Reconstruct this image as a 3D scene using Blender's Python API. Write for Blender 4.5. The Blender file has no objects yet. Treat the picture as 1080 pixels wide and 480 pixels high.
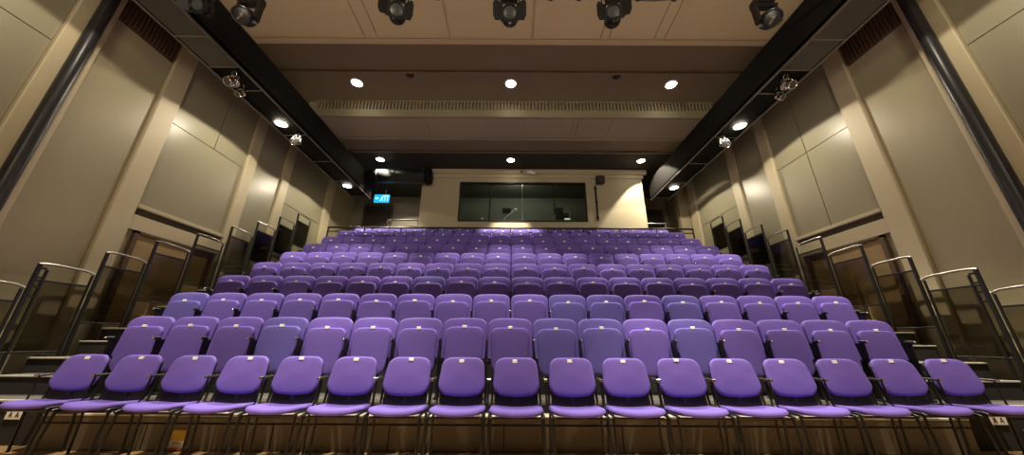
import bpy, math, random
from mathutils import Matrix, Vector, Euler
random.seed(7)
R = math.radians
PI = math.pi
scn = bpy.context.scene
COL = scn.collection

# ------------------------------------------------------------------ materials
MATS = {}
def mat(name, col, rough=.6, metal=0., bump=0., bscale=60., var=0., vscale=6., spec=.5, sheen=0., emit=None, estr=0.):
    m = bpy.data.materials.new(name); m.use_nodes = True
    nt = m.node_tree; b = nt.nodes['Principled BSDF']
    b.inputs['Base Color'].default_value = (*col, 1)
    b.inputs['Roughness'].default_value = rough
    b.inputs['Metallic'].default_value = metal
    b.inputs['Specular IOR Level'].default_value = spec
    if sheen:
        b.inputs['Sheen Weight'].default_value = sheen
        b.inputs['Sheen Roughness'].default_value = .5
        b.inputs['Sheen Tint'].default_value = (*[min(1, c*2.5) for c in col], 1)
    tc = nt.nodes.new('ShaderNodeTexCoord')
    if var:
        n = nt.nodes.new('ShaderNodeTexNoise'); n.inputs['Scale'].default_value = vscale; n.inputs['Detail'].default_value = 4
        nt.links.new(tc.outputs['Object'], n.inputs['Vector'])
        mx = nt.nodes.new('ShaderNodeMix'); mx.data_type = 'RGBA'
        mx.inputs[6].default_value = (*[c*(1-var) for c in col], 1)
        mx.inputs[7].default_value = (*[min(1, c*(1+var)) for c in col], 1)
        nt.links.new(n.outputs['Fac'], mx.inputs[0]); nt.links.new(mx.outputs[2], b.inputs['Base Color'])
    if bump:
        n = nt.nodes.new('ShaderNodeTexNoise'); n.inputs['Scale'].default_value = bscale; n.inputs['Detail'].default_value = 3
        nt.links.new(tc.outputs['Object'], n.inputs['Vector'])
        bp = nt.nodes.new('ShaderNodeBump'); bp.inputs['Strength'].default_value = bump; bp.inputs['Distance'].default_value = .004
        nt.links.new(n.outputs['Fac'], bp.inputs['Height']); nt.links.new(bp.outputs['Normal'], b.inputs['Normal'])
    if emit:
        b.inputs['Emission Color'].default_value = (*emit, 1); b.inputs['Emission Strength'].default_value = estr
    MATS[name] = m
    return m

mat('purple_fabric', (.140, .090, .435), .85, bump=.25, bscale=500, var=.10, vscale=9, sheen=.25)
mat('violet_fabric', (.124, .079, .38), .85, bump=.25, bscale=500, var=.10, vscale=9, sheen=.25)
mat('bluish_fabric', (.104, .084, .37), .85, bump=.25, bscale=500, var=.10, vscale=9, sheen=.25)
mat('shaded_purple_fabric', (.102, .058, .285), .85, bump=.25, bscale=500, var=.10, vscale=9, sheen=.25)  # purple fabric with shade put into its colour
mat('black_plastic', (.012, .011, .011), .45)
mat('black_metal', (.010, .0095, .0095), .36, spec=.4)
mat('chrome', (.62, .60, .56), .18, 1.)
mat('steel', (.42, .40, .37), .33, 1.)
mat('grey_metal', (.16, .15, .135), .4, .6)
mat('white_plastic', (.88, .88, .87), .4)
mat('wall_paint', (.335, .288, .185), .55, bump=.08, bscale=35, var=.05, vscale=.9)
mat('bay_panel', (.33, .29, .185), .42, bump=.05, bscale=25, var=.06, vscale=.8)
mat('joint_panel', (.285, .262, .178), .36, bump=.05, bscale=25, var=.05, vscale=.9)
mat('cream_paint', (.50, .435, .29), .5, var=.04, vscale=1.2)
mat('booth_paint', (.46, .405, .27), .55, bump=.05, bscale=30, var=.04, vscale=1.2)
mat('joint_dark', (.07, .055, .035), .8)
mat('recess_tan', (.34, .235, .11), .6, var=.08, vscale=2)
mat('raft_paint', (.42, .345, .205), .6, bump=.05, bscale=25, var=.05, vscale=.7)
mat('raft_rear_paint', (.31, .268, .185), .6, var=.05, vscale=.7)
mat('rib_paint', (.25, .222, .145), .6)
mat('brown_ceiling', (.205, .168, .108), .65, var=.08, vscale=.8)
mat('black_ceiling', (.020, .017, .014), .7)
mat('vent_brown', (.10, .06, .035), .6)
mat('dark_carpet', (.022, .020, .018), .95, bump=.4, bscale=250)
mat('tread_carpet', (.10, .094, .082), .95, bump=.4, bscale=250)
mat('fascia_board', (.115, .092, .060), .42, var=.12, vscale=3)
mat('nosing', (.55, .52, .46), .45, .1)
mat('gantry_black', (.008, .0075, .007), .8, spec=.15)
mat('gantry_panel', (.05, .048, .042), .4, var=.1, vscale=3)
mat('gantry_edge', (.17, .155, .13), .45, .4)
mat('pipe_black', (.022, .021, .024), .34, spec=.4)
mat('duct_black', (.018, .019, .021), .42, .2)
mat('door_dark', (.045, .034, .026), .5, var=.15, vscale=3)
mat('rear_wall', (.27, .235, .165), .7)
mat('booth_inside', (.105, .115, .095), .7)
mat('desk_grey', (.25, .25, .22), .5)
mat('screen_black', (.01, .011, .012), .15)
mat('lamp_glow', (1, .95, .85), .4, emit=(1, .88, .66), estr=28)
mat('lens_glass', (.055, .058, .058), .3, spec=.5)
mat('exit_cyan', (.0, .25, .5), .4, emit=(.01, .38, .85), estr=1.3)
mat('exit_white', (.6, .9, 1), .4, emit=(.35, .80, 1.0), estr=1.5)
mat('sticker_yellow', (.72, .47, .03), .5)
mat('sticker_white', (.80, .76, .68), .5)
mat('sticker_red', (.42, .13, .10), .5)
mat('lit_sheet', (.8, .85, .8), .4, emit=(.9, .95, .85), estr=.7)  # emission stands in for light falling on a paper sheet

def wood():
    m = bpy.data.materials.new('stage_wood'); m.use_nodes = True; nt = m.node_tree; b = nt.nodes['Principled BSDF']
    tc = nt.nodes.new('ShaderNodeTexCoord'); mp = nt.nodes.new('ShaderNodeMapping'); mp.inputs['Scale'].default_value = (1, 12, 1)
    nt.links.new(tc.outputs['Object'], mp.inputs[0])
    n = nt.nodes.new('ShaderNodeTexNoise'); n.inputs['Scale'].default_value = 4; n.inputs['Detail'].default_value = 6
    nt.links.new(mp.outputs[0], n.inputs['Vector'])
    r = nt.nodes.new('ShaderNodeValToRGB'); r.color_ramp.elements[0].color = (.28, .165, .075, 1); r.color_ramp.elements[1].color = (.48, .31, .16, 1)
    nt.links.new(n.outputs['Fac'], r.inputs[0]); nt.links.new(r.outputs[0], b.inputs['Base Color']); b.inputs['Roughness'].default_value = .35
    MATS['stage_wood'] = m
wood()
def smoked(name, tint, gl):
    m = bpy.data.materials.new(name); m.use_nodes = True; nt = m.node_tree; nt.nodes.remove(nt.nodes['Principled BSDF'])
    out = nt.nodes['Material Output']
    t = nt.nodes.new('ShaderNodeBsdfTransparent'); t.inputs[0].default_value = (*tint, 1)
    g = nt.nodes.new('ShaderNodeBsdfGlossy'); g.inputs['Roughness'].default_value = .06; g.inputs[0].default_value = (.9, .88, .82, 1)
    fr = nt.nodes.new('ShaderNodeFresnel'); fr.inputs[0].default_value = gl
    mx = nt.nodes.new('ShaderNodeMixShader')
    nt.links.new(fr.outputs[0], mx.inputs[0]); nt.links.new(t.outputs[0], mx.inputs[1]); nt.links.new(g.outputs[0], mx.inputs[2])
    nt.links.new(mx.outputs[0], out.inputs[0])
    MATS[name] = m
smoked('smoked_glass', (.60, .575, .525), 1.30)
smoked('booth_glass', (.80, .83, .78), 1.5)

# ------------------------------------------------------------------ mesh builder
class MB:
    def __init__(s): s.v = []; s.f = []; s.sm = []; s.mi = []; s.cur = 0
    def add(s, vs, fs, smooth=False, M=None):
        o = len(s.v)
        s.v += [tuple(M @ Vector(p)) if M else tuple(p) for p in vs]
        s.f += [tuple(i+o for i in f) for f in fs]; s.sm += [smooth]*len(fs); s.mi += [s.cur]*len(fs)
        return s
    def box(s, x0, x1, y0, y1, z0, z1, M=None):
        if x0 > x1: x0, x1 = x1, x0
        if y0 > y1: y0, y1 = y1, y0
        if z0 > z1: z0, z1 = z1, z0
        vs = [(x, y, z) for z in (z0, z1) for y in (y0, y1) for x in (x0, x1)]
        return s.add(vs, [(0, 2, 3, 1), (4, 5, 7, 6), (0, 1, 5, 4), (2, 6, 7, 3), (0, 4, 6, 2), (1, 3, 7, 5)], False, M)
    def bbox(s, x0, x1, y0, y1, z0, z1, b=.008, M=None):
        """box with chamfered edges along its longest axis"""
        if x0 > x1: x0, x1 = x1, x0
        d = (x1-x0, y1-y0, z1-z0); a = d.index(max(d))
        lo, hi = (x0, y0, z0), (x1, y1, z1); u, w = [i for i in range(3) if i != a]
        b = min(b, d[u]*.4, d[w]*.4)
        pr = [(lo[u]+b, lo[w]), (hi[u]-b, lo[w]), (hi[u], lo[w]+b), (hi[u], hi[w]-b), (hi[u]-b, hi[w]), (lo[u]+b, hi[w]), (lo[u], hi[w]-b), (lo[u], lo[w]+b)]
        vs = []
        for e in (lo[a], hi[a]):
            for p in pr:
                q = [0, 0, 0]; q[a] = e; q[u] = p[0]; q[w] = p[1]; vs.append(tuple(q))
        fs = [tuple(range(7, -1, -1)), tuple(range(8, 16))] + [(i, (i+1) % 8, 8+(i+1) % 8, 8+i) for i in range(8)]
        if a == 1: fs = [tuple(reversed(f)) for f in fs]
        return s.add(vs, fs, False, M)
    def tube(s, pts, r, n=8, M=None, caps=True):
        P = [Vector(p) for p in pts]; vs = []; fs = []
        up = Vector((0, 0, 1)); prev = None
        for i, p in enumerate(P):
            t = (P[min(i+1, len(P)-1)]-P[max(i-1, 0)]).normalized()
            if prev is None:
                a = t.cross(up)
                if a.length < 1e-3: a = t.cross(Vector((1, 0, 0)))
                a.normalize()
            else:
                a = (prev - t*prev.dot(t)).normalized()
            prev = a; b = t.cross(a)
            for k in range(n):
                g = 2*PI*k/n; vs.append(tuple(p + a*(math.cos(g)*r) + b*(math.sin(g)*r)))
        for i in range(len(P)-1):
            for k in range(n):
                fs.append((i*n+k, i*n+(k+1) % n, (i+1)*n+(k+1) % n, (i+1)*n+k))
        s.add(vs, fs, True, M)
        if caps:
            s.add(vs[:n], [tuple(range(n-1, -1, -1))], False, M); s.add(vs[-n:], [tuple(range(n))], False, M)
        return s
    def lathe(s, prof, n=24, M=None, smooth=True):
        """profile [(r, z)] about local z"""
        vs = []; fs = []
        for r, z in prof:
            for k in range(n):
                g = 2*PI*k/n; vs.append((r*math.cos(g), r*math.sin(g), z))
        for i in range(len(prof)-1):
            for k in range(n):
                fs.append((i*n+k, i*n+(k+1) % n, (i+1)*n+(k+1) % n, (i+1)*n+k))
        return s.add(vs, fs, smooth, M)
    def prism(s, poly, d0, d1, M=None):
        """polygon [(x, z)] counter-clockwise seen from -y, extruded y d0..d1"""
        n = len(poly)
        vs = [(x, d0, z) for x, z in poly] + [(x, d1, z) for x, z in poly]
        fs = [tuple(range(n)), tuple(range(2*n-1, n-1, -1))] + [((i+1) % n, i, n+i, n+(i+1) % n) for i in range(n)]
        return s.add(vs, fs, False, M)
    def pad(s, w, h, t, rt, rb, bulge=.012, curve=0., arch=0., wb=None, M=None, rnd=.014, n=7):
        """cushion: outline x in [-w/2, w/2], z in [0, h]; front at y = -t, back at y = 0"""
        wb = wb or w
        out = []
        for cx_, cz, r, a0 in ((1, 1, rt, 0), (-1, 1, rt, 90), (-1, -1, rb, 180), (1, -1, rb, 270)):
            ww = w if cz > 0 else wb
            for k in range(n+1):
                a = R(a0+90*k/n); x = cx_*(ww/2-r)+r*math.cos(a); z = (h-r if cz > 0 else r)+r*math.sin(a)
                out.append((x, z))
            if cz != cx_ or True:
                pass
        # extra points along top and bottom edges, so that curve and arch show
        def dens(o):
            res = []
            for i, p in enumerate(o):
                q = o[(i+1) % len(o)]; res.append(p); L = math.hypot(q[0]-p[0], q[1]-p[1]); k = int(L/.06)
                for j in range(1, k+1): res.append((p[0]+(q[0]-p[0])*j/(k+1), p[1]+(q[1]-p[1])*j/(k+1)))
            return res
        out = dens(out); N = len(out)
        layers = [(0., .010), (-.25*t, 0.), (-t+rnd*1.2, 0.), (-t+rnd*.35, rnd*.4), (-t, rnd*1.4), (-t-bulge*.45, .06), (-t-bulge*.8, .12), (-t-bulge, .18)]
        vs = []
        def warp(x, y, z):
            f = (x/(w/2))**2
            return (x, y-curve*f, z-arch*f*max(0, (z-h*.4)/(h*.6)))
        for y, d in layers:
            fx = 1-2*min(d, w*.46)/w; fz = 1-2*min(d, h*.46)/h
            for x, z in out: vs.append(warp(x*fx, y, (z-h/2)*fz+h/2))
        fs = []
        for i in range(len(layers)-1):
            for k in range(N):
                fs.append((i*N+k, (i+1)*N+k, (i+1)*N+(k+1) % N, i*N+(k+1) % N))
        c0 = len(vs); vs.append(warp(0, -t-bulge, h/2)); c1 = len(vs); vs.append(warp(0, 0, h/2))
        L = (len(layers)-1)*N
        for k in range(N):
            fs.append((L+k, c0, L+(k+1) % N)); fs.append((k, (k+1) % N, c1))
        fs = [tuple(reversed(f)) for f in fs]
        return s.add(vs, fs, True, M)
    def mesh(s, name, *mats):
        me = bpy.data.meshes.new(name); me.from_pydata(s.v, [], s.f)
        me.polygons.foreach_set('use_smooth', s.sm); me.polygons.foreach_set('material_index', s.mi)
        for m in mats: me.materials.append(MATS[m])
        me.update(); return me
    def build(s, name, *mats, parent=None, loc=None):
        return mk(name, s.mesh(name, *mats), parent, loc)

def mk(name, me, parent=None, loc=None, rot=None):
    o = bpy.data.objects.new(name, me); COL.objects.link(o)
    if parent: o.parent = parent
    if loc: o.location = loc
    if rot: o.rotation_euler = rot
    return o
def tag(o, label=None, cat=None, group=None, kind=None):
    if label: o['label'] = label
    if cat: o['category'] = cat
    if group: o['group'] = group
    if kind: o['kind'] = kind
    return o
def thing(name, label, cat, loc=(0, 0, 0), rz=0, group=None):
    o = bpy.data.objects.new(name, None); COL.objects.link(o); o.location = loc; o.rotation_euler = (0, 0, rz)
    o.empty_display_size = .1
    return tag(o, label, cat, group)
def struct(name, mb, *mats, parent=None):
    o = mb.build(name, *mats, parent=parent)
    if not parent: o['kind'] = 'structure'
    return o
def T(x, y, z): return Matrix.Translation((x, y, z))
def RX(a): return Matrix.Rotation(a, 4, 'X')
def RY(a): return Matrix.Rotation(a, 4, 'Y')
def RZ(a): return Matrix.Rotation(a, 4, 'Z')
ORD = ['', 'first', 'second', 'third', 'fourth', 'fifth', 'sixth', 'seventh', 'eighth', 'ninth', 'tenth']

# ------------------------------------------------------------------ layout constants (metres)
W = 6.5
PITCH = .55
DEP, RISE, Z0, YB, YF = .656, .383, .413, 4.18, 3.80     # tier depth / rise, first tier height, second-row back plane, first tier front
NT = 9
def tz(i): return Z0 + RISE*i + (.02 if i == 8 else 0)
def tf(i): return YF + DEP*i
YBOOTH, YREAR = 10.0, 12.3
ZREAR = tz(8)

# ------------------------------------------------------------------ room shell
struct('floor', MB().box(-W-.2, W+.2, -4.2, 3.9, -.15, 0), 'stage_wood')
for sx, nm in ((-1, 'wall_left'), (1, 'wall_right')):
    struct(nm, MB().box(sx*W, sx*(W+.2), -4.2, YREAR+.2, 0, 7.5), 'wall_paint')
struct('wall_back', MB().box(-W, W, YREAR, YREAR+.2, 0, 7.5), 'rear_wall')
struct('wall_front', MB().box(-W, W, -4.2, -4.0, 0, 7.5), 'dark_carpet')
c = MB(); c.box(-W, W, -4.2, 3.0, 7.3, 7.5); c.box(-W, W, 3.0, 7.0, 6.9, 7.5)
struct('ceiling', c, 'brown_ceiling')
c = MB(); c.box(-W, W, 7.0, 8.85, 6.68, 7.5); c.box(-W, W, 8.78, 8.85, 6.63, 6.68)
struct('ceiling_rear', c, 'brown_ceiling')
struct('ceiling_over_gangway', MB().box(-W, W, 8.85, YREAR, 6.68, 7.5), 'black_ceiling')
struct('trim_1', MB().bbox(-W, W, 5.80, 5.86, 6.84, 6.90), 'brown_ceiling')
struct('floor_rear', MB().box(-W, W, tf(8)+DEP+.02, YREAR, ZREAR-.2, ZREAR), 'dark_carpet')

def raft(name, y0, y1, z, hatches, mt):
    XR = 5.25
    m = MB(); m.box(-XR, XR, y0, y1, z+.02, 6.9 if y0 < 5 else 6.9)
    m.box(-XR, XR, y1-.11, y1, z, z+.02); 
    for a, b, p0, p1 in hatches: m.bbox(a, b, p0, p1, z, z+.021, .004)
    return struct(name, m, mt)
H1 = []
xs = [-5.2, -2.70, 0.42, 1.72, 2.76, 5.2]
ed = [(-5.22, -2.74), (-2.48, -1.15), (-1.10, .38), (.43, 1.68), (1.86, 2.68), (2.90, 5.22)]
for a, b in ed: H1.append((a, b, 2.9, 4.545))
for a, b in ((-2.72, -2.50), (1.70, 1.84), (2.70, 2.88)): H1.append((a, b, 2.9, 4.545))
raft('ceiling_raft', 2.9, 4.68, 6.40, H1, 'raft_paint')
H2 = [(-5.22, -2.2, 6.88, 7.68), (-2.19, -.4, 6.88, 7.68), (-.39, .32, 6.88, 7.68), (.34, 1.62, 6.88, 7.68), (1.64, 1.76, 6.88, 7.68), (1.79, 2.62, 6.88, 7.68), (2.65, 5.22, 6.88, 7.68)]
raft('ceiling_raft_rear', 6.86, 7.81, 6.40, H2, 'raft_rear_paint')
m = MB(); m.box(-5.05, 5.25, 6.80, 6.86, 6.40, 6.62)
struct('trim_2', m, 'rib_paint')
m = MB()
x = -5.0
while x < 5.2:
    m.bbox(x, x+.052, 6.79, 6.86, 6.62, 6.86, .01); x += .088
m.box(-5.05, 5.25, 6.80, 6.86, 6.86, 6.898)
struct('trim_3', m, 'rib_paint')

# --- side walls: pilasters, bays, joints, ledges, recesses
k = 6.5/6.3
def ky(v): return v*k
def kz(v): return 1.027+(v-1.027)*k
ti = [4]
def tname():
    n = 'trim_%d' % ti[0]; ti[0] += 1; return n
for sx in (-1, 1):
    side = 'left' if sx < 0 else 'right'
    X = lambda d: sx*(W-d)
    pil = [(3.33, 3.74), (4.655, 4.985), (6.68, 6.96), (7.85, 8.14), (9.95, 10.34)]
    for a, b in pil:
        m = MB(); m.bbox(X(0), X(.09), ky(a), ky(b), 0, 6.88 if b < 6.9 else 6.66, .012)
        struct(tname(), m, 'cream_paint')
    # plain bay between first and second pilaster, jointed panels elsewhere (real boards with open joints)
    def boards(y0, y1, zs, ys=(), mt='joint_panel'):
        yy = [y0]+list(ys)+[y1]
        m = MB()
        for i in range(len(yy)-1):
            for j in range(len(zs)-1):
                m.box(X(0), X(.03), yy[i]+.008, yy[i+1]-.008, zs[j]+.008, zs[j+1]-.008)
        struct(tname(), m, mt)
        m = MB(); m.box(X(0), X(.006), y0, y1, zs[0], zs[-1]); struct(tname(), m, 'joint_dark')
    zt = 6.88
    boards(ky(3.74), ky(4.655), [.05, kz(5.86)], (), 'bay_panel')
    if sx > 0: boards(ky(4.985), ky(6.68), [kz(3.17), kz(4.82), 6.7], (ky(5.9),))
    else:
        boards(ky(4.985), ky(6.68), [kz(3.17), kz(4.82)])
        boards(ky(4.985), ky(6.68), [kz(4.82), 6.7], (ky(5.9),))
    boards(ky(-.5), ky(3.33), [kz(3.23), kz(4.88), 6.7], (ky(2.0),))
    boards(ky(6.96), ky(7.85), [2.3, 6.7], (), 'joint_panel')
    boards(ky(8.14), ky(9.95), [3.2, kz(4.60), 6.7], ())
    # ledge with a dark slot, above a framed recess
    for y0, y1 in ((ky(4.985), ky(6.68)), (ky(1.2), ky(3.33))):
        m = MB(); m.bbox(X(0), X(.10), y0, y1, kz(3.10), kz(3.17), .01)
        m.bbox(X(0), X(.06), y0, y1, kz(2.74), kz(2.99), .006)
        struct(tname(), m, 'cream_paint')
        m = MB(); m.box(X(0), X(.035), y0, y1, kz(2.99), kz(3.10)); struct(tname(), m, 'joint_dark')
    wn = 'window_2' if sx < 0 else 'window_3'
    y0, y1 = ky(5.12), ky(6.62)
    w = thing(wn, None, None); w['kind'] = 'structure'
    m = MB()
    m.box(X(0), X(.06), y0, y0+.07, .9, kz(2.74)); m.box(X(0), X(.06), y1-.07, y1, .9, kz(2.74)); m.box(X(0), X(.06), y0, y1, kz(2.70), kz(2.74))
    m.build('window_frame', 'vent_brown', parent=w)
    MB().box(X(0), X(.015), y0+.07, y1-.07, .9, kz(2.70)).build('window_panel', 'recess_tan', parent=w)
    # brown louvred vent at the head of the plain bay
    t = thing('vent_grille', 'brown ribbed vent grille high on the %s wall between the first two pilasters' % side, 'vent', (X(0), ky(4.2), kz(6.2)), 0, 'wall vents')
    m = MB(); m.box(0, -sx*.03, ky(3.75-4.2), ky(4.65-4.2), kz(5.87)-kz(6.2), 6.86-kz(6.2)); m.build('backing', 'vent_brown', parent=t)
    m = MB(); y = ky(3.77-4.2)
    while y < ky(.43):
        m.bbox(-sx*.03, -sx*.06, y, y+.03, kz(5.89)-kz(6.2), 6.84-kz(6.2), .006); y += .062
    m.build('louvre_slats', 'vent_brown', parent=t)
    # black vertical pipe in front of the nearest pilaster
    t = thing('pipe', 'thick glossy black vertical pipe on the pilaster nearest the stage, %s wall' % side, 'pipe', (sx*6.305, ky(3.52), 0))
    m = MB(); m.lathe([(.079, 0), (.079, 6.86)], 24); m.build('tube', 'pipe_black', parent=t)
    m = MB()
    for z in (.6, 2.0, 6.2): m.bbox(0, sx*.105, -.03, .03, z, z+.05, .005); 
    m.build('wall_bracket', 'black_metal', parent=t)

# --- rear: booth with its window, recesses, doors
BX0, BX1 = -3.05, 4.53
wx0, wx1, wz0, wz1 = -1.75, 2.57, 4.75, 6.2
m = MB()
m.box(BX0, wx0, YBOOTH, YBOOTH+.15, ZREAR, 6.74); m.box(wx1, BX1, YBOOTH, YBOOTH+.15, ZREAR, 6.74)
m.box(wx0, wx1, YBOOTH, YBOOTH+.15, ZREAR, wz0); m.box(wx0, wx1, YBOOTH, YBOOTH+.15, wz1, 6.74)
m.box(BX0, BX0+.12, YBOOTH+.15, YREAR, ZREAR, 6.74); m.box(BX1-.12, BX1, YBOOTH+.15, YREAR, ZREAR, 6.74)
struct('wall_booth', m, 'booth_paint')
m = MB(); m.bbox(BX0-.05, BX1+.17, YBOOTH-.10, YBOOTH+.05, 6.50, 6.675, .02); m.bbox(BX0-.02, BX1+.06, YBOOTH-.04, YBOOTH+.05, 6.36, 6.50, .01)
struct(tname(), m, 'cream_paint')
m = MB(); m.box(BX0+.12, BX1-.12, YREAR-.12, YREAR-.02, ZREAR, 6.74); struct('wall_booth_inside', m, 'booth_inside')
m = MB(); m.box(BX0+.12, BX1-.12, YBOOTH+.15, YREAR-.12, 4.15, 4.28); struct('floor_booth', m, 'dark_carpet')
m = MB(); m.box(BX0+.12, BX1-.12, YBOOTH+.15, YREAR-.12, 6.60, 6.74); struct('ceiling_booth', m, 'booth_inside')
w = thing('window_1', None, None); w['kind'] = 'structure'
fr = .045
m = MB()
y0, y1 = YBOOTH-.012, YBOOTH+.11
m.box(wx0, wx1, y0, y1, wz0, wz0+fr); m.box(wx0, wx1, y0, y1, wz1-fr, wz1); m.box(wx0, wx0+fr, y0, y1, wz0, wz1); m.box(wx1-fr, wx1, y0, y1, wz0, wz1)
m.build('window_frame', 'black_metal', parent=w)
mul = [-.71, .40, 1.48]
for q, xm in enumerate(mul):
    MB().box(xm-(.018 if q != 1 else .008), xm+(.018 if q != 1 else .008), YBOOTH+.02, YBOOTH+.08, wz0+fr, wz1-fr).build('mullion', 'black_metal' if q != 1 else 'steel', parent=w)
xx = [wx0+fr]+mul+[wx1-fr]
for a, b in zip(xx[:-1], xx[1:]):
    MB().box(a+.02, b-.02, YBOOTH+.045, YBOOTH+.051, wz0+fr, wz1-fr).build('pane', 'booth_glass', parent=w)

def door(name, x0, x1, y, z0, z1, glass=False):
    d = thing(name, None, None); d['kind'] = 'structure'
    m = MB(); m.box(x0-.07, x0, y-.06, y, z0, z1+.07); m.box(x1, x1+.07, y-.06, y, z0, z1+.07); m.box(x0, x1, y-.06, y, z1, z1+.07)
    m.build('door_frame', 'fascia_board', parent=d)
    MB().bbox(x0, x1, y-.04, y-.002, z0, z1, .006).build('door_leaf', 'door_dark', parent=d)
    m = MB(); m.tube([(x1-.12, y-.04, z0+1.0), (x1-.12, y-.09, z0+1.0), (x1-.24, y-.09, z0+1.0)], .011); m.build('door_handle', 'steel', parent=d)
door('door_1', -5.98, -4.90, YREAR, ZREAR, 6.28)
door('door_2', 5.0, 6.2, YREAR, ZREAR, 6.1)
m = MB(); m.box(W-.42, W, 10.75, 10.95, ZREAR, 6.74); struct('wall_nib', m, 'wall_paint')

# ------------------------------------------------------------------ tiers of the raked stand
rowname = ['front row', 'second row', 'third row', 'fourth row', 'fifth row', 'sixth row', 'seventh row', 'eighth row', 'ninth row', 'tenth row']
for i in range(NT):
    t = thing('seating_tier', 'dark carpeted tier of the raked stand carrying the %s of seats' % rowname[i+1], 'seating platform', (0, tf(i), 0), 0, 'stepped tiers of the stand')
    Hh = tz(i); d = DEP-.002 if i < NT-1 else DEP+.019
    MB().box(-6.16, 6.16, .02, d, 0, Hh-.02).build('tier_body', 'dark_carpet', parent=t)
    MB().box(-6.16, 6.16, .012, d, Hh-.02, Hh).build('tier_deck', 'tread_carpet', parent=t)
    for sx in (-1, 1):
        MB().bbox(sx*5.06, sx*6.14, -.008, .03, Hh-.016, Hh+.004, .004).build('nosing', 'nosing', parent=t)
    if i == 0:
        xs = [-4.72, -3.55, -2.30, -1.15, -.02, 1.15, 2.30, 3.50, 4.72]
        for a, b in zip(xs[:-1], xs[1:]):
            MB().bbox(max(a, -4.62)+.006, min(b, 4.62)-.006, -.13, -.11, .004, .232, .004).build('fascia_panel', 'fascia_board', parent=t)
        MB().bbox(-4.62, 4.62, -.134, -.10, .244, .296, .004).build('fascia_rail', 'fascia_board', parent=t)
        MB().bbox(-4.62, 4.62, -.138, .012, .298, .318, .004).build('ledge_strip', 'nosing', parent=t)
        for xe in (-4.62, 4.60): MB().box(xe, xe+.02, -.11, .012, 0, .297).build('end_board', 'dark_carpet', parent=t)
        MB().box(-4.60, 4.60, -.108, -.10, .003, .244).build('backing_board', 'black_plastic', parent=t)
    for sx in (-1, 1):      # half step on the side aisle
        side = 'left' if sx < 0 else 'right'
        zb = tz(i-1) if i else 0
        zb += .002; zt = zb+.2; x0 = (4.76 if i == 1 else 5.02) if i else 5.28
        st = thing('aisle_step', 'dark half step of the %s aisle with pale nosing, %s up from the stage' % (side, ORD[i+1]), 'step', (sx*x0, tf(i), zb), 0, 'half steps of the side aisles')
        MB().box(0, sx*(6.0-x0), -.30, -.012, 0, .182).build('riser', 'dark_carpet', parent=st)
        MB().box(0, sx*(6.0-x0), -.31, -.012, .182, .2).build('tread', 'tread_carpet', parent=st)
        MB().bbox(0, sx*(6.0-x0), -.318, -.285, .184, .203, .004).build('nosing', 'nosing', parent=st)

# row sign AA on the end of the first tier, both ends
def letter_A(m, x, z, s, y):
    m.prism([(x-.40*s, z), (x-.24*s, z), (x+.07*s, z+s), (x-.09*s, z+s)][::1], y-.002, y)
    m.prism([(x+.24*s, z), (x+.40*s, z), (x+.09*s, z+s), (x-.07*s, z+s)], y-.002, y)
    m.prism([(x-.2*s, z+.25*s), (x+.2*s, z+.25*s), (x+.2*s, z+.40*s), (x-.2*s, z+.40*s)], y-.002, y)
for sx in (-1, 1):
    side = 'left' if sx < 0 else 'right'
    t = thing('row_sign', 'small white AA row sign on the black stand front at the %s end' % side, 'sign', (sx*5.10, tf(0)+.011, .235))
    MB().bbox(-.085, .085, -.006, 0, 0, .085, .002).build('sign_plate', 'white_plastic', parent=t)
    m = MB(); letter_A(m, -.035, .018, .05, -.006); letter_A(m, .035, .018, .05, -.006)
    m.build('lettering', 'black_plastic', parent=t)
t = thing('sticker', 'yellow and white notice sticker on the dark stand front below the fourth chair', 'sticker', (-3.20, tf(0)-.131, .045))
MB().box(-.075, .075, -.003, 0, .045, .135).build('yellow_half', 'sticker_yellow', parent=t)
MB().box(-.075, .075, -.003, 0, 0, .045).build('white_half', 'sticker_white', parent=t)
m = MB()
for q in range(3): m.box(-.06, .05-.02*q, -.004, -.003, .012+.011*q, .016+.011*q)
m.build('printed_lines', 'black_plastic', parent=t)
t = thing('label_strip', 'reddish label with a white band low on the stand front under the yellow sticker', 'label', (-3.19, tf(0)-.131, .010))
MB().box(-.10, .10, -.003, 0, 0, .024).build('red_band', 'sticker_red', parent=t)
MB().box(-.10, .10, -.003, 0, .024, .029).build('white_band', 'sticker_white', parent=t)

# ------------------------------------------------------------------ seats
def lab(n, i, row, kind):
    if n % 2 and i == n//2: pos = 'in the middle of the %s' % row
    elif i < n/2: pos = '%s from the left end of the %s' % (ORD[i+1], row)
    else: pos = '%s from the right end of the %s' % (ORD[n-i], row)
    return '%s, %s' % (kind, pos)

# tip-up seat meshes; origin under the top edge of the back, floor level
REC = R(9)
MB_back = T(0, 0, .87) @ RX(-REC) @ T(0, .025, -.50)
def backmesh(f):
    m = MB(); m.pad(.535, .51, .055, .085, .05, .014, .030, .028, M=MB_back); return m.mesh('backrest', f)
BACK = {f: backmesh(f) for f in ('purple_fabric', 'violet_fabric', 'bluish_fabric', 'shaded_purple_fabric')}
m = MB(); m.pad(.47, .46, .022, .08, .05, .004, .030, .028, M=MB_back @ T(0, .023, .012)); SHELL = m.mesh('back_shell', 'black_plastic')
MS = T(0, -.060, .245) @ RX(-R(4))
def seatmesh(f):
    m = MB(); m.pad(.455, .515, .095, .075, .10, .004, 0, .010, wb=.44, M=MS, rnd=.012); return m.mesh('seat', f)
SEAT = {f: seatmesh(f) for f in ('purple_fabric', 'violet_fabric', 'bluish_fabric', 'shaded_purple_fabric')}
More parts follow.
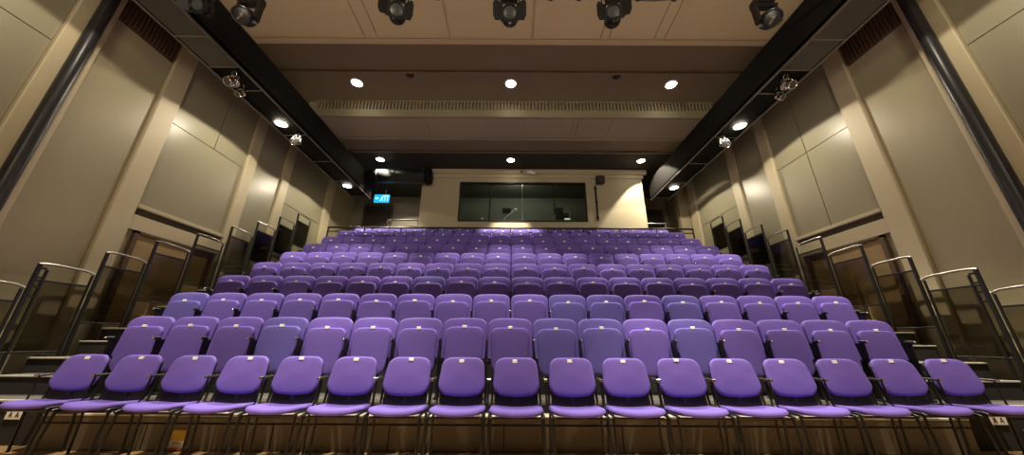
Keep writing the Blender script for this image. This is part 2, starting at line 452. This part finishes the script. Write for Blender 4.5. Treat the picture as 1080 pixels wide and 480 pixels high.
m = MB(); m.bbox(-.024, .024, -.012, .002, -.006, .026, .004, M=MS @ T(0, -.088, .503)); PLATE = m.mesh('number_plate', 'white_plastic')
def standard(sx):
    m = MB(); x = sx*PITCH/2
    m.bbox(x-.0055, x+.0055, -.20, .0, .004, .61, .003)
    m.bbox(x-.02, x+.02, -.22, .02, .002, .02, .004)
    return m.mesh('standard', 'black_metal')
def arm(sx):
    m = MB(); x = sx*PITCH/2
    m.bbox(x-.0115, x+.0115, -.235, -.145, .61, .640, .006); return m.mesh('armrest', 'black_plastic')
def cap(sx):
    m = MB(); x = sx*PITCH/2
    m.lathe([(0, .012), (.008, .010), (.0112, .0)], 10, M=T(x, -.231, .626) @ RX(PI/2) @ T(0, 0, .004)); return m.mesh('arm_cap', 'chrome')
STD = {s: standard(s) for s in (-1, 1)}; ARM = {s: arm(s) for s in (-1, 1)}; CAP = {s: cap(s) for s in (-1, 1)}
m = MB(); m.tube([(-.25, -.115, .42), (.25, -.115, .42)], .014); BEAM = m.mesh('pivot_bar', 'black_metal')

counts = {1: 17}
bluish = {(1, 3), (1, 9), (1, 10), (1, 12), (2, 0), (2, 10), (2, 13), (3, 6), (2, 11)}
for r in range(1, 10):
    i = r-1; n = counts.get(r, 18)
    for j in range(n):
        x = (j-(n-1)/2)*PITCH+.035; sx = 1 if x < 0 else -1
        rn = rowname[r]
        f = 'bluish_fabric' if (r, j) in bluish else random.choice(('purple_fabric', 'purple_fabric', 'violet_fabric'))
        f2 = f if (r, j) in bluish else random.choice(('purple_fabric', 'violet_fabric', 'violet_fabric'))
        if r == 3: f2 = 'shaded_purple_fabric'  # fourth row: shade on the folded seats painted by a darker fabric colour
        kind = {'purple_fabric': 'purple tip-up theatre seat', 'violet_fabric': 'purple tip-up theatre seat', 'bluish_fabric': 'bluish purple tip-up theatre seat'}[f]
        t = thing('theatre_seat', lab(n, j, rn, kind), 'seat', (x, YB+DEP*i+(.24 if i == 8 else 0), tz(i)), 0, 'tip-up seats on the raked stand')
        mk('backrest', BACK[f], t); mk('back_shell', SHELL, t)
        dz = random.uniform(-.012, .012)
        s = mk('seat', SEAT[f2], t, (0, 0, dz)); mk('number_plate', PLATE, s)
        mk('pivot_bar', BEAM, t)
        sides = [sx]
        if (j == 0 and sx == 1) or (j == n-1 and sx == -1): sides.append(-sx)
        if n % 2 and j == n//2: sides = []
        if n % 2 == 0 and j == n//2: sides = []
        for q in sides:
            mk('standard', STD[q], t); a = mk('armrest', ARM[q], t); mk('arm_cap', CAP[q], a)

# front row: free-standing chairs with the seat down
MBA = T(0, .0, .866) @ RX(-R(13)) @ T(0, .02, -.335)
m = MB(); m.pad(.425, .335, .040, .085, .085, .010, .022, .012, wb=.455, M=MBA); m.v = [(x, y, z-.030*max(0, 1-(x/.22)**2)*max(0, min(1, (.70-z)/.2))) for x, y, z in m.v]; FBACK = m.mesh('backrest', 'purple_fabric')
m = MB(); m.pad(.42, .43, .016, .08, .05, .003, .022, .010, M=MBA @ T(0, .018, -.110)); FSHELL = m.mesh('back_shell', 'black_plastic')
m = MB(); m.bbox(-.024, .024, -.006, .003, -.013, .017, .003, M=MBA @ T(0, -.043, .298)); FPLATE = m.mesh('number_plate', 'white_plastic')
# seat cushion lies flat: pad outline in plan (front edge = rounded), top = front face of the pad
MSA = T(0, -.045, .405) @ RX(-PI/2+R(3)) 
m = MB(); m.pad(.485, .365, .045, .10, .06, -.006, .004, .0, M=T(0, -.055, .402) @ RX(R(-4)) @ Matrix(((1, 0, 0, 0), (0, 0, -1, 0), (0, -1, 0, 0), (0, 0, 0, 1))), rnd=.022)
# flip winding (the matrix mirrors)
FSEAT_MB = m
FSEAT = None
def fseat():
    mm = MB(); mm.v = m.v; mm.f = [tuple(reversed(f)) for f in m.f]; mm.sm = m.sm; mm.mi = m.mi
    vs = []
    for x, y, z in mm.v:        # scoop: centre of the cushion dips, sides stay up; front edge bows forward
        fx = 1-(x/.2425)**2
        yy = y-.030*max(0, fx)*max(0, (-y-.25)/.25)
        zz = z-.016*max(0, fx)-.012*max(0, (-y-.36)/.12)
        vs.append((x, yy, zz))
    mm.v = vs
    return mm.mesh('seat', 'purple_fabric')
FSEAT = fseat()
m = MB(); m.pad(.45, .335, .012, .09, .05, 0, .0, .0, M=T(0, -.065, .396) @ RX(R(-4)) @ Matrix(((1, 0, 0, 0), (0, 0, -1, 0), (0, -1, 0, 0), (0, 0, 0, 1))), rnd=.004)
m.f = [tuple(reversed(f)) for f in m.f]; m.v = [(x, y, z-.016*max(0, 1-(x/.2425)**2)) for x, y, z in m.v]
FPAN = m.mesh('seat_pan', 'black_plastic')
def tubeme(name, pts, r, mt): return MB().tube(pts, r, 10).mesh(name, mt)
FLEG = [tubeme('leg', [(s*.236, -.395, .405), (s*.238, -.425, .20), (s*.24, -.45, .0)], .0115, 'black_metal') for s in (-1, 1)]
RLEG = [tubeme('leg', [(s*.236, -.17, .40), (s*.238, -.165, .20), (s*.24, -.16, .0)], .0115, 'black_metal') for s in (-1, 1)]
m = MB()
for s in (-1, 1):
    m.tube([(s*.236, -.425, .405), (s*.236, -.39, .415), (s*.236, -.12, .405), (s*.236, -.075, .435), (s*.232, -.05, .54), (s*.226, -.02, .70)], .0115, 10)
m.tube([(-.236, -.13, .39), (.236, -.13, .39)], .010, 8); m.tube([(-.236, -.38, .392), (.236, -.38, .392)], .010, 8)
FFRAME = m.mesh('frame', 'black_metal')
m = MB(); m.bbox(-.022, .022, -.075, -.052, .42, .535, .006); m.bbox(-.035, .035, -.14, -.055, .405, .425, .004); FBRACK = m.mesh('back_bracket', 'black_metal')
FTIP = MB().lathe([(.019, .03), (.019, 0)], 10).mesh('leg_tip', 'chrome')
def armA(s):
    a = MB().bbox(s*.270-.020, s*.270+.020, -.17, -.02, .660, .684, .009).mesh('armrest', 'black_plastic')
    b = MB().tube([(s*.250, -.20, .405), (s*.266, -.17, .46), (s*.270, -.150, .662)], .009, 8).mesh('arm_post', 'black_metal')
    c = MB().bbox(s*.270-.017, s*.270+.017, -.182, -.166, .659, .685, .004).mesh('arm_end', 'chrome')
    return a, b, c
ARMA = {s: armA(s) for s in (-1, 1)}
for j in range(17):
    u = (j-8)/8; x = u*8*.541*(1+.067*u*u)+.105
    t = thing('chair', lab(17, j, 'front row', 'purple chair with its seat down'), 'chair', (x+random.uniform(-.006, .006), 3.57+.222*u*u-.008*random.random(), 0), R(random.uniform(-1.0, 1.0)-3.0*u), 'front row chairs')
    mk('seat', FSEAT, t); mk('seat_pan', FPAN, t)
    b = mk('backrest', FBACK, t); mk('back_shell', FSHELL, t)
    pl = mk('number_plate', FPLATE, b, (random.uniform(-.02, .02), 0, random.uniform(-.008, .012)))
    mk('frame', FFRAME, t); mk('back_bracket', FBRACK, t)
    for q in (0, 1):
        mk('leg', FLEG[q], t); mk('leg', RLEG[q], t)
    sides = [1 if j < 8 else -1]
    if j == 0: sides = [1, -1]
    if j == 16: sides = [-1, 1]
    if j == 8: sides = []
    for q in sides:
        a, b_, c_ = ARMA[q]
        ar = mk('armrest', a, t); mk('arm_post', b_, ar); mk('arm_end', c_, ar)

# ------------------------------------------------------------------ guard panels on the outer edge of both aisles
GY = [3.42, 4.14, 4.77, 5.37, 6.02, 6.70, 7.35, 8.0, 8.65]
GZ = [1.66, 1.94, 2.26, 2.62, 2.97, 3.36, 3.72, 4.11, 4.46]
for sx in (-1, 1):
    side = 'left' if sx < 0 else 'right'
    for i in range(9):
        y = GY[i]; L = min(.58 if i else .66, (GY+[9.28])[i+1]-y-.06)
        def base(yy):
            q = int((yy-YF)/DEP+1e-6)
            return 0 if yy < YF else tz(min(q, 8))
        zb = base(y); zf = base(y+L); top = GZ[i]
        if i == 0: desc = 'smoked guard panel nearest the stage beside the %s wall' % side
        else: desc = 'smoked guard panel with bent steel rail, %s from the stage beside the %s wall' % (ORD[i+1], side)
        t = thing('guard_panel', desc, 'guard rail', (sx*6.1, y, zb), 0, 'guard panels along the aisles')
        top -= zb; f0 = zf-zb
        m = MB(); m.bbox(-.016, .016, -.022, .022, 0, top, .006); m.build('post', 'black_metal', parent=t)
        if i in (0, 1):
            m = MB(); m.bbox(-.014, .014, .072, .102, 0.002, top-.06, .006)
            for q in range(4): m.box(-.012, .012,   .02, .074, top-.06-.12*q, top-.035-.12*q)
            m.build('slotted_post', 'black_metal', parent=t)
        m = MB(); m.bbox(-.012, .012, L-.014, L+.014, f0+.006, top-.045, .005); m.build('post', 'black_metal', parent=t)
        m = MB(); m.tube([(0, -.02, top), (0, .04, top+.015), (0, .16, top+.018), (0, L*.7, top+.01), (0, L*.9, top+.0), (0, L+.02, top-.03)], .016, 8); m.build('top_rail', 'steel', parent=t)
        pt = top-.20
        MB().box(-.005, .005, .024, L-.02, f0+.07, pt).build('smoked_pane', 'smoked_glass', parent=t)
        MB().bbox(-.010, .010, .024, L-.02, pt-.012, pt+.012, .004).build('pane_edge', 'black_metal', parent=t); MB().bbox(-.010, .010, .024, L-.02, f0+.05, f0+.075, .004).build('pane_edge', 'black_metal', parent=t)

# rail between the last two rows
t = thing('barrier_rail', 'long dark steel barrier rail in front of the tenth row of seats', 'rail', (0, tf(8)+.03, tz(8)))
yr = .0
zt = 4.20-tz(8)
m = MB(); m.tube([(-5.42, yr, zt), (5.44, yr, zt)], .028, 10); m.build('top_rail', 'black_metal', parent=t)
for zq in (zt-.13,):
    m = MB(); m.tube([(-5.42, yr, zq), (5.44, yr, zq)], .017, 8); m.build('mid_rail', 'black_metal', parent=t)
for xp in [-5.42+i*(10.86/10) for i in range(11)]:
    m = MB(); m.bbox(xp-.017, xp+.017, yr-.017, yr+.017, .006, zt, .004); m.build('post', 'black_metal', parent=t)
# gangway hand rails behind
for nm, x0, x1 in (('left', -4.2, -3.12), ('right', 4.62, 5.3)):
    t = thing('gangway_rail', 'short steel handrail in the dark gangway on the %s of the control booth' % nm, 'rail', ((x0+x1)/2, 10.3, ZREAR))
    h = 4.9-ZREAR if nm == 'left' else 4.82-ZREAR; q = (x1-x0)/2
    m = MB(); m.tube([(-q, 0, h), (q, 0, h)], .024, 10); m.build('hand_rail', 'steel', parent=t)
    m = MB(); m.tube([(-q, 0, h-.2), (q, 0, h-.2)], .018, 8); m.build('mid_rail', 'steel', parent=t)
    for xp in (-q+.03, q-.03):
        m = MB(); m.tube([(xp, 0, 0), (xp, 0, h)], .02, 8); m.build('post', 'grey_metal', parent=t)

# ------------------------------------------------------------------ ceiling lamps
WARM = (1.0, .87, .67)
def spot(x, y, z, e, cone, blend=.35, aim=(0, 0, -1), rad=.06, col=WARM):
    l = bpy.data.lights.new('lamp', 'SPOT'); l.energy = e; l.spot_size = R(cone); l.spot_blend = blend; l.shadow_soft_size = rad; l.color = col
    o = bpy.data.objects.new('lamp', l); COL.objects.link(o); o.location = (x, y, z)
    o.rotation_euler = Vector(aim).to_track_quat('-Z', 'Y').to_euler(); return o
RING = MB().lathe([(.118, .0), (.120, -.014), (.150, -.012), (.155, 0)], 28).mesh('trim_ring', 'white_plastic')
LENS = MB().lathe([(0, -.012), (.07, -.011), (.120, -.005)], 28).mesh('lamp_lens', 'lamp_glow')
for nm, y, z, xs in (('front', 6.2, 6.9, (-3.72, 0.0, 3.88)), ('rear', 9.33, 6.68, (-4.33, 0.0, 4.31))):
    for q, x in zip(('leftmost', 'middle', 'rightmost'), xs):
        t = thing('downlight', '%s of the three lit downlights in the %s ceiling row' % (q, nm), 'ceiling light', (x, y, z), 0, 'recessed ceiling downlights')
        mk('trim_ring', RING, t); mk('lamp_lens', LENS, t)
for sx in (-1, 1):
    for y in (6.12, 9.25):
        t = thing('gantry_downlight', 'lit round lamp under the %s gantry, %s the stage' % ('left' if sx < 0 else 'right', 'nearer' if y < 7 else 'farther from'), 'ceiling light', (sx*5.2, y, 5.655), 0, 'round lamps under the gantries')
        mk('trim_ring', RING, t); mk('lamp_lens', LENS, t)
def sensor(x, y, z, label, r=.07):
    t = thing('smoke_detector', label, 'smoke detector', (x, y, z))
    MB().lathe([(r, 0), (r, -.02), (r*.7, -.045), (0, -.05)], 20).build('detector_body', 'black_plastic', parent=t)
    MB().lathe([(r*1.15, 0), (r*1.15, -.012), (r, -.014)], 20).build('base_ring', 'grey_metal', parent=t)
sensor(-2.36, 5.93, 6.9, 'dark smoke detector on the ceiling between the left and middle front downlights', .09)
sensor(2.48, 5.95, 6.9, 'dark smoke detector on the ceiling between the middle and right front downlights', .085)
sensor(-3.45, 8.92, 6.68, 'small sensor on the rear ceiling beside the left rear downlight', .05)
sensor(2.9, 8.95, 6.68, 'small sensor on the rear ceiling beside the right rear downlight', .05)

# ------------------------------------------------------------------ gantries
for sx in (-1, 1):
    side = 'left' if sx < 0 else 'right'
    t = thing('lighting_gantry', 'long black lighting gantry running under the ceiling along the %s wall' % side, 'gantry', (sx*5.12, 6.0, 5.66))
    xi, xo = -sx*.27, sx*.33
    y0, y1 = -4.2, 4.2
    MB().box(xi, xo, y0, y1, .03, .07).build('deck', 'gantry_black', parent=t)
    MB().box(xi-.0, xi+sx*.03, y0, y1, 0.0, .70).build('side_panel', 'gantry_black', parent=t)
    MB().box(xo-sx*.03, xo, y0, y1, 0.0, .30).build('side_panel', 'gantry_black', parent=t)
    for xe in (xi, xo-sx*.035):
        MB().bbox(xe-.004, xe+sx*.035, y0, y1, -.022, .0, .004).build('edge_rail', 'gantry_edge', parent=t)
    a = y0
    for L in (1.05, 1.05, .62):
        MB().bbox(xi+sx*.05, xo-sx*.05, a+.012, a+L-.012, -.004, .03, .004).build('soffit_panel', 'gantry_panel', parent=t)
        MB().bbox(xi+sx*.04, xo-sx*.04, a+L-.012, a+L+.012, -.02, .03, .003).build('cross_bar', 'gantry_edge', parent=t)
        a += L
    for yy in (-.9, .55, 1.75, 2.9, 4.0):
        MB().tube([(xi, yy, -.012), (xo, yy+.02, -.012)], .012, 8).build('cross_bar', 'gantry_edge', parent=t)
    for yy in (-3.4, -.7, .62, 2.9):
        zt = {-3.4: 7.3, -.7: 6.9, .62: 6.9, 2.9: 6.68}[yy]
        MB().bbox(xo-.02*sx-.015, xo-.02*sx+.015, yy-.015, yy+.015, .28, zt-5.66, .003).build('hanger', 'gantry_black', parent=t)

# ------------------------------------------------------------------ theatre lanterns
def lantern(label, loc, aim, scale=1., mt='black_metal', drop=.28, doors=True, group='lanterns on the front lighting bar', cat='spotlight', chrome=False, name='spotlight'):
    """origin at the clamp; the body hangs below in a yoke; aim = direction of the beam"""
    t = thing(name, label, cat, loc, 0, group)
    d = Vector(aim).normalized(); q = d.to_track_quat('-Z', 'Y').to_matrix().to_4x4()
    B = T(0, 0, -drop) @ q @ Matrix.Scale(scale, 4)
    m = MB(); m.lathe([(0, .15), (.06, .15), (.088, .12), (.098, .08), (.098, -.07), (.105, -.075), (.105, -.11), (.086, -.115), (.086, -.10)], 20, M=B)
    for z in (.10, .07, .04): m.lathe([(.098, z), (.106, z-.004), (.106, z-.012), (.098, z-.016)], 20, M=B)
    m.build('lamp_body', mt, parent=t)
    m = MB(); m.lathe([(0, -.112), (.04, -.109), (.08, -.10)], 20, M=B); m.build('lens', 'lens_glass', parent=t)
    if doors:
        m = MB()
        m.box(-.105, .105, -.105, .105, -.118, -.112, M=B)  # colour frame, open centre built as four bars
        m = MB()
        for a in range(4):
            m.box(-.105, .105, .088, .108, -.122, -.110, M=B @ RZ(a*PI/2))
        m.build('colour_frame', 'black_metal', parent=t)
        for a in range(4):
            long = a % 2
            m = MB(); wd = .10 if long else .095; ln = .13 if long else .10
            H = B @ RZ(a*PI/2) @ T(0, .106, -.118) @ RX(R(-38 if long else -62))
            m.prism([(-wd, 0), (wd, 0), (wd*1.25, ln*.75), (wd*.7, ln), (-wd*.7, ln), (-wd*1.25, ln*.75)], -.003, .003, M=H @ RX(R(-90)) @ RX(R(90)) @ RX(0) @ Matrix(((1, 0, 0, 0), (0, 0, 1, 0), (0, 1, 0, 0), (0, 0, 0, 1))))
            m.build('barn_door', 'black_metal', parent=t)
    yw = .125*scale
    m = MB()
    m.tube([(-yw, 0, -drop), (-yw, 0, -.06), (-yw*.85, 0, -.035), (yw*.85, 0, -.035), (yw, 0, -.06), (yw, 0, -drop)], .012, 8)
    m.build('yoke', mt, parent=t)
    m = MB(); m.bbox(-.022, .022, -.04, .04, -.045, .0, .006); m.tube([(0, -.042, .0), (0, -.046, .03), (0, -.034, .063), (0, 0, .078), (0, .034, .063), (0, .046, .03), (0, .042, 0)], .009, 8)
    m.tube([(0, 0, -.02), (.055, 0, -.02)], .008, 6)
    m.build('clamp', 'chrome' if chrome else 'black_metal', parent=t)
    for s in (-1, 1):
        m = MB(); m.lathe([(0, .02), (.02, .016), (.022, 0), (.022, -.012)], 12, M=T(s*(yw+.008), 0, -drop) @ RY(s*PI/2)); m.build('tilt_knob', 'chrome' if chrome else 'black_plastic', parent=t)
    return t
BY, BZ = 3.45, 5.98
t = thing('lighting_bar', 'black lighting bar hung across the stage front holding six lanterns', 'lighting bar', (0, BY, BZ))
MB().tube([(-4.84, 0, 0), (4.84, 0, 0)], .026, 12).build('bar_tube', 'black_metal', parent=t)
for x in (-3.2, .9, 3.0):
    MB().tube([(x, 0, .02), (x, 0, 6.42-BZ)], .012, 8).build('hanger', 'black_metal', parent=t)
for x in (-1.1, .62, 1.05, 1.95, 2.5):
    m = MB(); m.lathe([(.04, -.05), (.04, .05)], 12, M=T(x, 0, 0) @ RY(PI/2)); m.bbox(x-.035, x+.035, -.04, .04, -.06, -.02, .008); m.build('socket', 'black_plastic', parent=t)
m = MB(); m.tube([(1.78, 3.45, BZ-.045), (1.86, 3.41, BZ-.13), (2.1, 3.40, BZ-.17), (2.4, 3.42, BZ-.11), (2.72, 3.45, BZ-.045)], .010, 8)
tag(m.build('hanging_cable', 'black_plastic'), 'thin black cable looped under the lighting bar right of centre', 'cable')
lantern('barn-door lantern on the bar, left of the centre one, lens turned aside', (-1.67, BY, BZ-.03), (.28, -.85, -.42), 1.12, drop=.36)
lantern('barn-door lantern in the centre of the bar with its grey lens facing', (0.0, BY, BZ-.03), (0, -.85, -.48), 1.12, drop=.40)
lantern('barn-door lantern on the bar, right of the centre one, lens turned away', (1.52, BY, BZ-.03), (-.22, -.9, -.30), 1.12, drop=.40)

def moving_head(label, loc, sx):
    t = thing('moving_head_spotlight', label, 'spotlight', loc, 0, 'lanterns on the front lighting bar')
    m = MB(); m.bbox(-.12, .12, -.10, .10, -.16, -.03, .02); m.bbox(-.03, .03, -.04, .04, -.04, .0, .006); m.build('base', 'black_plastic', parent=t)
    m = MB()
    for s in (-1, 1):
        m.bbox(s*.15-.025, s*.15+.025, -.06, .06, -.50, -.17, .02)
    m.bbox(-.17, .17, -.06, .06, -.21, -.15, .02); m.build('yoke', 'black_metal', parent=t)
    d = Vector((-sx*.22, -.62, -.55)).normalized(); q = d.to_track_quat('-Z', 'Y').to_matrix().to_4x4(); B = T(0, -.02, -.47) @ q
    m = MB(); m.lathe([(0, .15), (.07, .145), (.115, .11), (.128, .04), (.128, -.08), (.120, -.13), (.112, -.132), (.10, -.11)], 24, M=B); m.build('lamp_head', 'black_metal', parent=t)
    m = MB(); m.lathe([(0, -.125), (.05, -.12), (.104, -.105)], 24, M=B); m.build('lens', 'duct_black', parent=t)
    m = MB(); m.bbox(-.014, .014, -.085, .04, -.129, -.121, .004, M=B @ RZ(.6)); m.lathe([(0, -.131), (.022, -.129), (.03, -.12)], 12, M=B); m.build('lamp_bracket', 'grey_metal', parent=t)
    return t
lantern('dark lantern at the far left end of the bar beside the gantry', (-4.58, BY, BZ-.03), (.1, -.8, -.5), .95, drop=.26)
moving_head('large dark round stage light at the left end of the lighting bar', (-3.87, BY, BZ-.03), -1)
moving_head('large dark round stage light at the right end of the lighting bar', (3.80, BY, BZ-.03), 1)
for sx in (-1, 1):
    side = 'left' if sx < 0 else 'right'
    for y, d in ((4.62, 'at its front end'), (6.46, 'halfway along')):
        lantern('chrome spotlight hanging under the %s gantry %s' % (side, d), (sx*5.02, y, 5.575), (sx*.15, -.8, -.6), .8, 'chrome' if y < 5 else 'steel', .17, False, 'chrome spotlights under the gantries', chrome=True)
    lantern('small chrome lamp beside the front spotlight of the %s gantry' % side, (sx*5.14, 4.95, 5.575), (sx*.2, -.6, -.8), .6, 'chrome', .13, False, 'chrome spotlights under the gantries', chrome=True)

# ------------------------------------------------------------------ things at the rear
t = thing('air_duct', 'thick black air duct with a flanged end left of the control booth', 'duct', (-4.79, 9.70, 6.26))
ZX = RY(PI/2)
MB().lathe([(0, 0), (.24, 0), (.24, 1.92)], 28, M=ZX).build('duct_tube', 'duct_black', parent=t)
m = MB(); m.lathe([(0, 2.10), (.27, 2.10), (.285, 2.08), (.285, 1.92), (.24, 1.92)], 28, M=ZX); m.build('flange', 'gantry_black', parent=t)
for q in (.3, .9, 1.5): MB().lathe([(.24, q), (.252, q+.01), (.252, q+.04), (.24, q+.05)], 28, M=ZX).build('joint_band', 'duct_black', parent=t)
for q in (.4, 1.6): MB().tube([(q, 0, .24), (q, 0, .42)], .01, 6).build('hanger', 'gantry_black', parent=t)
t = thing('exit_sign', 'glowing cyan blue exit sign hanging near the door left of the booth', 'exit sign', (-4.63, 10.6, 5.83))
MB().bbox(-.27, .25, -.03, .03, -.15, .15, .008).build('sign_box', 'exit_cyan', parent=t)
m = MB()   # running figure, doorway and arrow
y = -.0305
m.prism([(.10, -.11), (.13, -.11), (.13, .10), (.10, .10)], y-.002, y); m.prism([(.19, -.11), (.22, -.11), (.22, .10), (.19, .10)], y-.002, y); m.prism([(.10, .08), (.22, .08), (.22, .11), (.10, .11)], y-.002, y)
m.prism([(-.02, -.02), (.03, -.03), (.05, .05), (0, .06)], y-.002, y); m.prism([(-.07, -.11), (-.04, -.11), (.02, -.02), (-.02, -.01)], y-.002, y); m.prism([(.01, -.03), (.05, -.06), (.07, -.11), (.04, -.11)][::-1], y-.002, y)
m.add([(0.045+.025*math.cos(a*PI/5), y-.002, .085+.025*math.sin(a*PI/5)) for a in range(10)], [tuple(range(10))])
m.prism([(-.24, 0), (-.17, -.06), (-.17, .06)], y-.002, y); m.prism([(-.17, -.02), (-.10, -.02), (-.10, .02), (-.17, .02)], y-.002, y)
m.build('pictogram', 'exit_white', parent=t)
m = MB(); m.tube([(-.1, 0, .15), (-.1, 0, .92)], .01, 6); m.tube([(.1, 0, .15), (.1, 0, .92)], .01, 6); m.build('suspension_rod', 'gantry_black', parent=t)

t = thing('loudspeaker', 'small black loudspeaker high on the booth wall right of the window', 'speaker', (3.05, YBOOTH, 6.10))
MB().bbox(-.13, .13, -.26, -.04, 0, .26, .02).build('cabinet', 'black_plastic', parent=t)
MB().bbox(-.115, .115, -.268, -.258, .015, .245, .006).build('grille', 'gantry_panel', parent=t)
MB().box(-.04, .04, -.05, 0, .08, .18).build('wall_bracket', 'black_metal', parent=t)
m = MB(); m.bbox(-.028, .028, -.03, 0, 0, 1.28, .006)
for z in (.1, .65, 1.15): m.bbox(-.045, .045, -.036, 0, z, z+.03, .004)
o = m.build('wall_cable_conduit', 'gantry_black', loc=(2.90, YBOOTH, 4.80)); tag(o, 'dark vertical cable conduit below the small loudspeaker on the booth wall', 'conduit')  # conduit fixed flat to the booth wall, not hung
t = thing('security_camera', 'small white camera on an arm above the booth window', 'camera', (.60, YBOOTH-.1, 6.55))
MB().bbox(-.035, .035, -.02, 0, -.05, .05, .004).build('mount_plate', 'white_plastic', parent=t)
m = MB(); m.tube([(0, -.02, 0), (.04, -.14, -.02), (.12, -.18, -.06)], .014, 8); m.build('arm', 'white_plastic', parent=t)
m = MB(); m.bbox(.06, .26, -.23, -.15, -.13, -.06, .012, M=RY(.25)); m.build('camera_body', 'white_plastic', parent=t)
MB().lathe([(.03, 0), (.03, .03), (0, .03)], 12, M=T(.265, -.19, -.165) @ RY(PI/2+.25)).build('lens', 'black_plastic', parent=t)
t = thing('wall_sensor', 'tiny dark sensor on the booth cornice left of the white camera', 'sensor', (.37, YBOOTH-.10, 6.56))
MB().bbox(-.03, .03, -.03, 0, -.03, .03, .008).build('sensor_body', 'black_plastic', parent=t)

# control booth furniture, seen through the glass
t = thing('control_desk', 'grey control desk behind the booth window', 'desk', (.4, 10.9, 4.28))
MB().bbox(-1.7, 1.9, -.35, .35, .72, .76, .008).build('desk_top', 'desk_grey', parent=t)
for x in (-1.62, 1.82):
    for y in (-.3, .3): MB().bbox(x-.025, x+.025, y-.025, y+.025, 0, .72, .004).build('leg', 'black_metal', parent=t)
def monitor(x, label, w=.40, h=.26, z=.12):
    t = thing('monitor', label, 'monitor', (x, 11.0, 5.04), 0, 'monitors on the control desk')
    MB().bbox(-w/2, w/2, -.02, .02, z, z+h, .006).build('screen_case', 'black_plastic', parent=t)
    MB().box(-w/2+.015, w/2-.015, -.023, -.02, z+.015, z+h-.015).build('screen', 'screen_black', parent=t)
    m = MB(); m.bbox(-.02, .02, 0.02, .045, .01, z+.1, .004); m.bbox(-.1, .1, -.06, .08, 0, .014, .004); m.build('stand', 'black_plastic', parent=t)
monitor(-.15, 'dark monitor on the control desk behind the second window pane', .34, .22, .40)
monitor(1.75, 'dark monitor on the control desk behind the right end of the window', .36, .24, .40)
t = thing('desk_lamp', 'white jointed desk lamp seen through the middle of the booth window', 'lamp', (-.25, 10.85, 5.04))
m = MB(); m.lathe([(.09, 0), (.09, .02), (.02, .03)], 18); m.build('base', 'white_plastic', parent=t)
m = MB(); m.tube([(0, 0, .02), (.02, 0, .14), (.36, -.02, .46)], .014, 8); m.build('arm', 'white_plastic', parent=t)
m = MB(); m.lathe([(.02, .06), (.05, .04), (.07, -.03), (.065, -.03), (.03, .03)], 16, M=T(.42, -.02, .47) @ RY(1.1)); m.build('lamp_shade', 'white_plastic', parent=t)
for x, w, lb in ((-1.0, .10, 'small white card on the control desk, left end of window'), (2.0, .20, 'lit white sheet on the control desk near the right end of window')):
    t = thing('paper_sheet', lb, 'paper', (x, 10.62, 5.04), 0)
    MB().box(-w/2, w/2, -.012, 0, 0, .09, M=RX(-.25)).build('sheet', 'lit_sheet' if w > .15 else 'white_plastic', parent=t)
    MB().box(-w/2, w/2, -.005, .05, 0, .006).build('sheet_foot', 'white_plastic', parent=t)
t = thing('equipment_rack', 'pale framed equipment rack behind the right half of the booth window', 'rack', (1.95, 11.5, 4.28))
m = MB()
for x in (-.27, .27):
    for y in (-.2, .2): m.bbox(x-.02, x+.02, y-.02, y+.02, 0, 1.35, .003)
m.box(-.27, .27, -.2, .2, 1.33, 1.36); m.build('rack_frame', 'desk_grey', parent=t)
for q in range(3): MB().bbox(-.25, .25, -.18, .18, .3+.35*q, .52+.35*q, .01).build('rack_unit', 'screen_black', parent=t)

# ------------------------------------------------------------------ light
for x in (-3.72, 0.0, 3.88):
    spot(x, 6.2, 6.86, 2000, 60, .4, (0, -.17, -1))
    spot(x, 2.3, 7.22, 2050, 62, .35)
spot(-4.33, 9.33, 6.64, 850, 70, .35, (.05, .2, -1))
spot(0.0, 9.33, 6.64, 1700, 50, .45, (0, .04, -1))
spot(4.31, 9.33, 6.64, 420, 105, .15, (.28, .05, -1))
spot(-4.1, 11.0, 6.6, 200, 120, .3)
for sx in (-1, 1):
    for y in (2.95, 6.12, 9.25):
        spot(sx*5.2, y, 5.62, 150 if y > 4 else 70, 160, .08)
def area(loc, aim, e, s, col=WARM):
    l = bpy.data.lights.new('fill_light', 'AREA'); l.energy = e; l.size = s; l.color = col
    o = bpy.data.objects.new('fill_light', l); COL.objects.link(o); o.location = loc
    o.rotation_euler = Vector(aim).to_track_quat('-Z', 'Y').to_euler(); return o
for x in (-3.0, 3.0):  # unseen fill lights, added to brighten the ceiling, walls and seats
    area((x, -1.2, 4.6), (0, .55, 1), 190, 1.0)
    area((x, -3.0, 5.5), (0, 1, -.35), 14, 1.0)
pl = bpy.data.lights.new('booth_fill', 'POINT'); pl.energy = 55; pl.shadow_soft_size = .15; pl.color = (.97, 1, .88)  # added fill that lifts the booth interior; no fixture there
po = bpy.data.objects.new('booth_fill', pl); COL.objects.link(po); po.location = (.2, 10.5, 6.45)

w = bpy.data.worlds.new('World'); scn.world = w; w.use_nodes = True
w.node_tree.nodes['Background'].inputs[0].default_value = (.5, .42, .3, 1); w.node_tree.nodes['Background'].inputs[1].default_value = .0

# ------------------------------------------------------------------ camera
cam = bpy.data.cameras.new('Camera'); co = bpy.data.objects.new('Camera', cam); COL.objects.link(co)
cam.sensor_width = 36; cam.lens = 340/1080*36; cam.clip_start = .05
co.matrix_world = T(.05, 0, 1.027) @ RX(R(90+19.39)) @ RZ(R(.32))
scn.camera = co
vs = scn.view_settings
scn.display_settings.display_device = 'sRGB'
vs.view_transform = 'Standard'; vs.look = 'None'; vs.exposure = 0; vs.gamma = 1; vs.use_curve_mapping = False
scn.cycles.use_denoising = True
scn.cycles.max_bounces = 8
scn.cycles.sample_clamp_indirect = 4
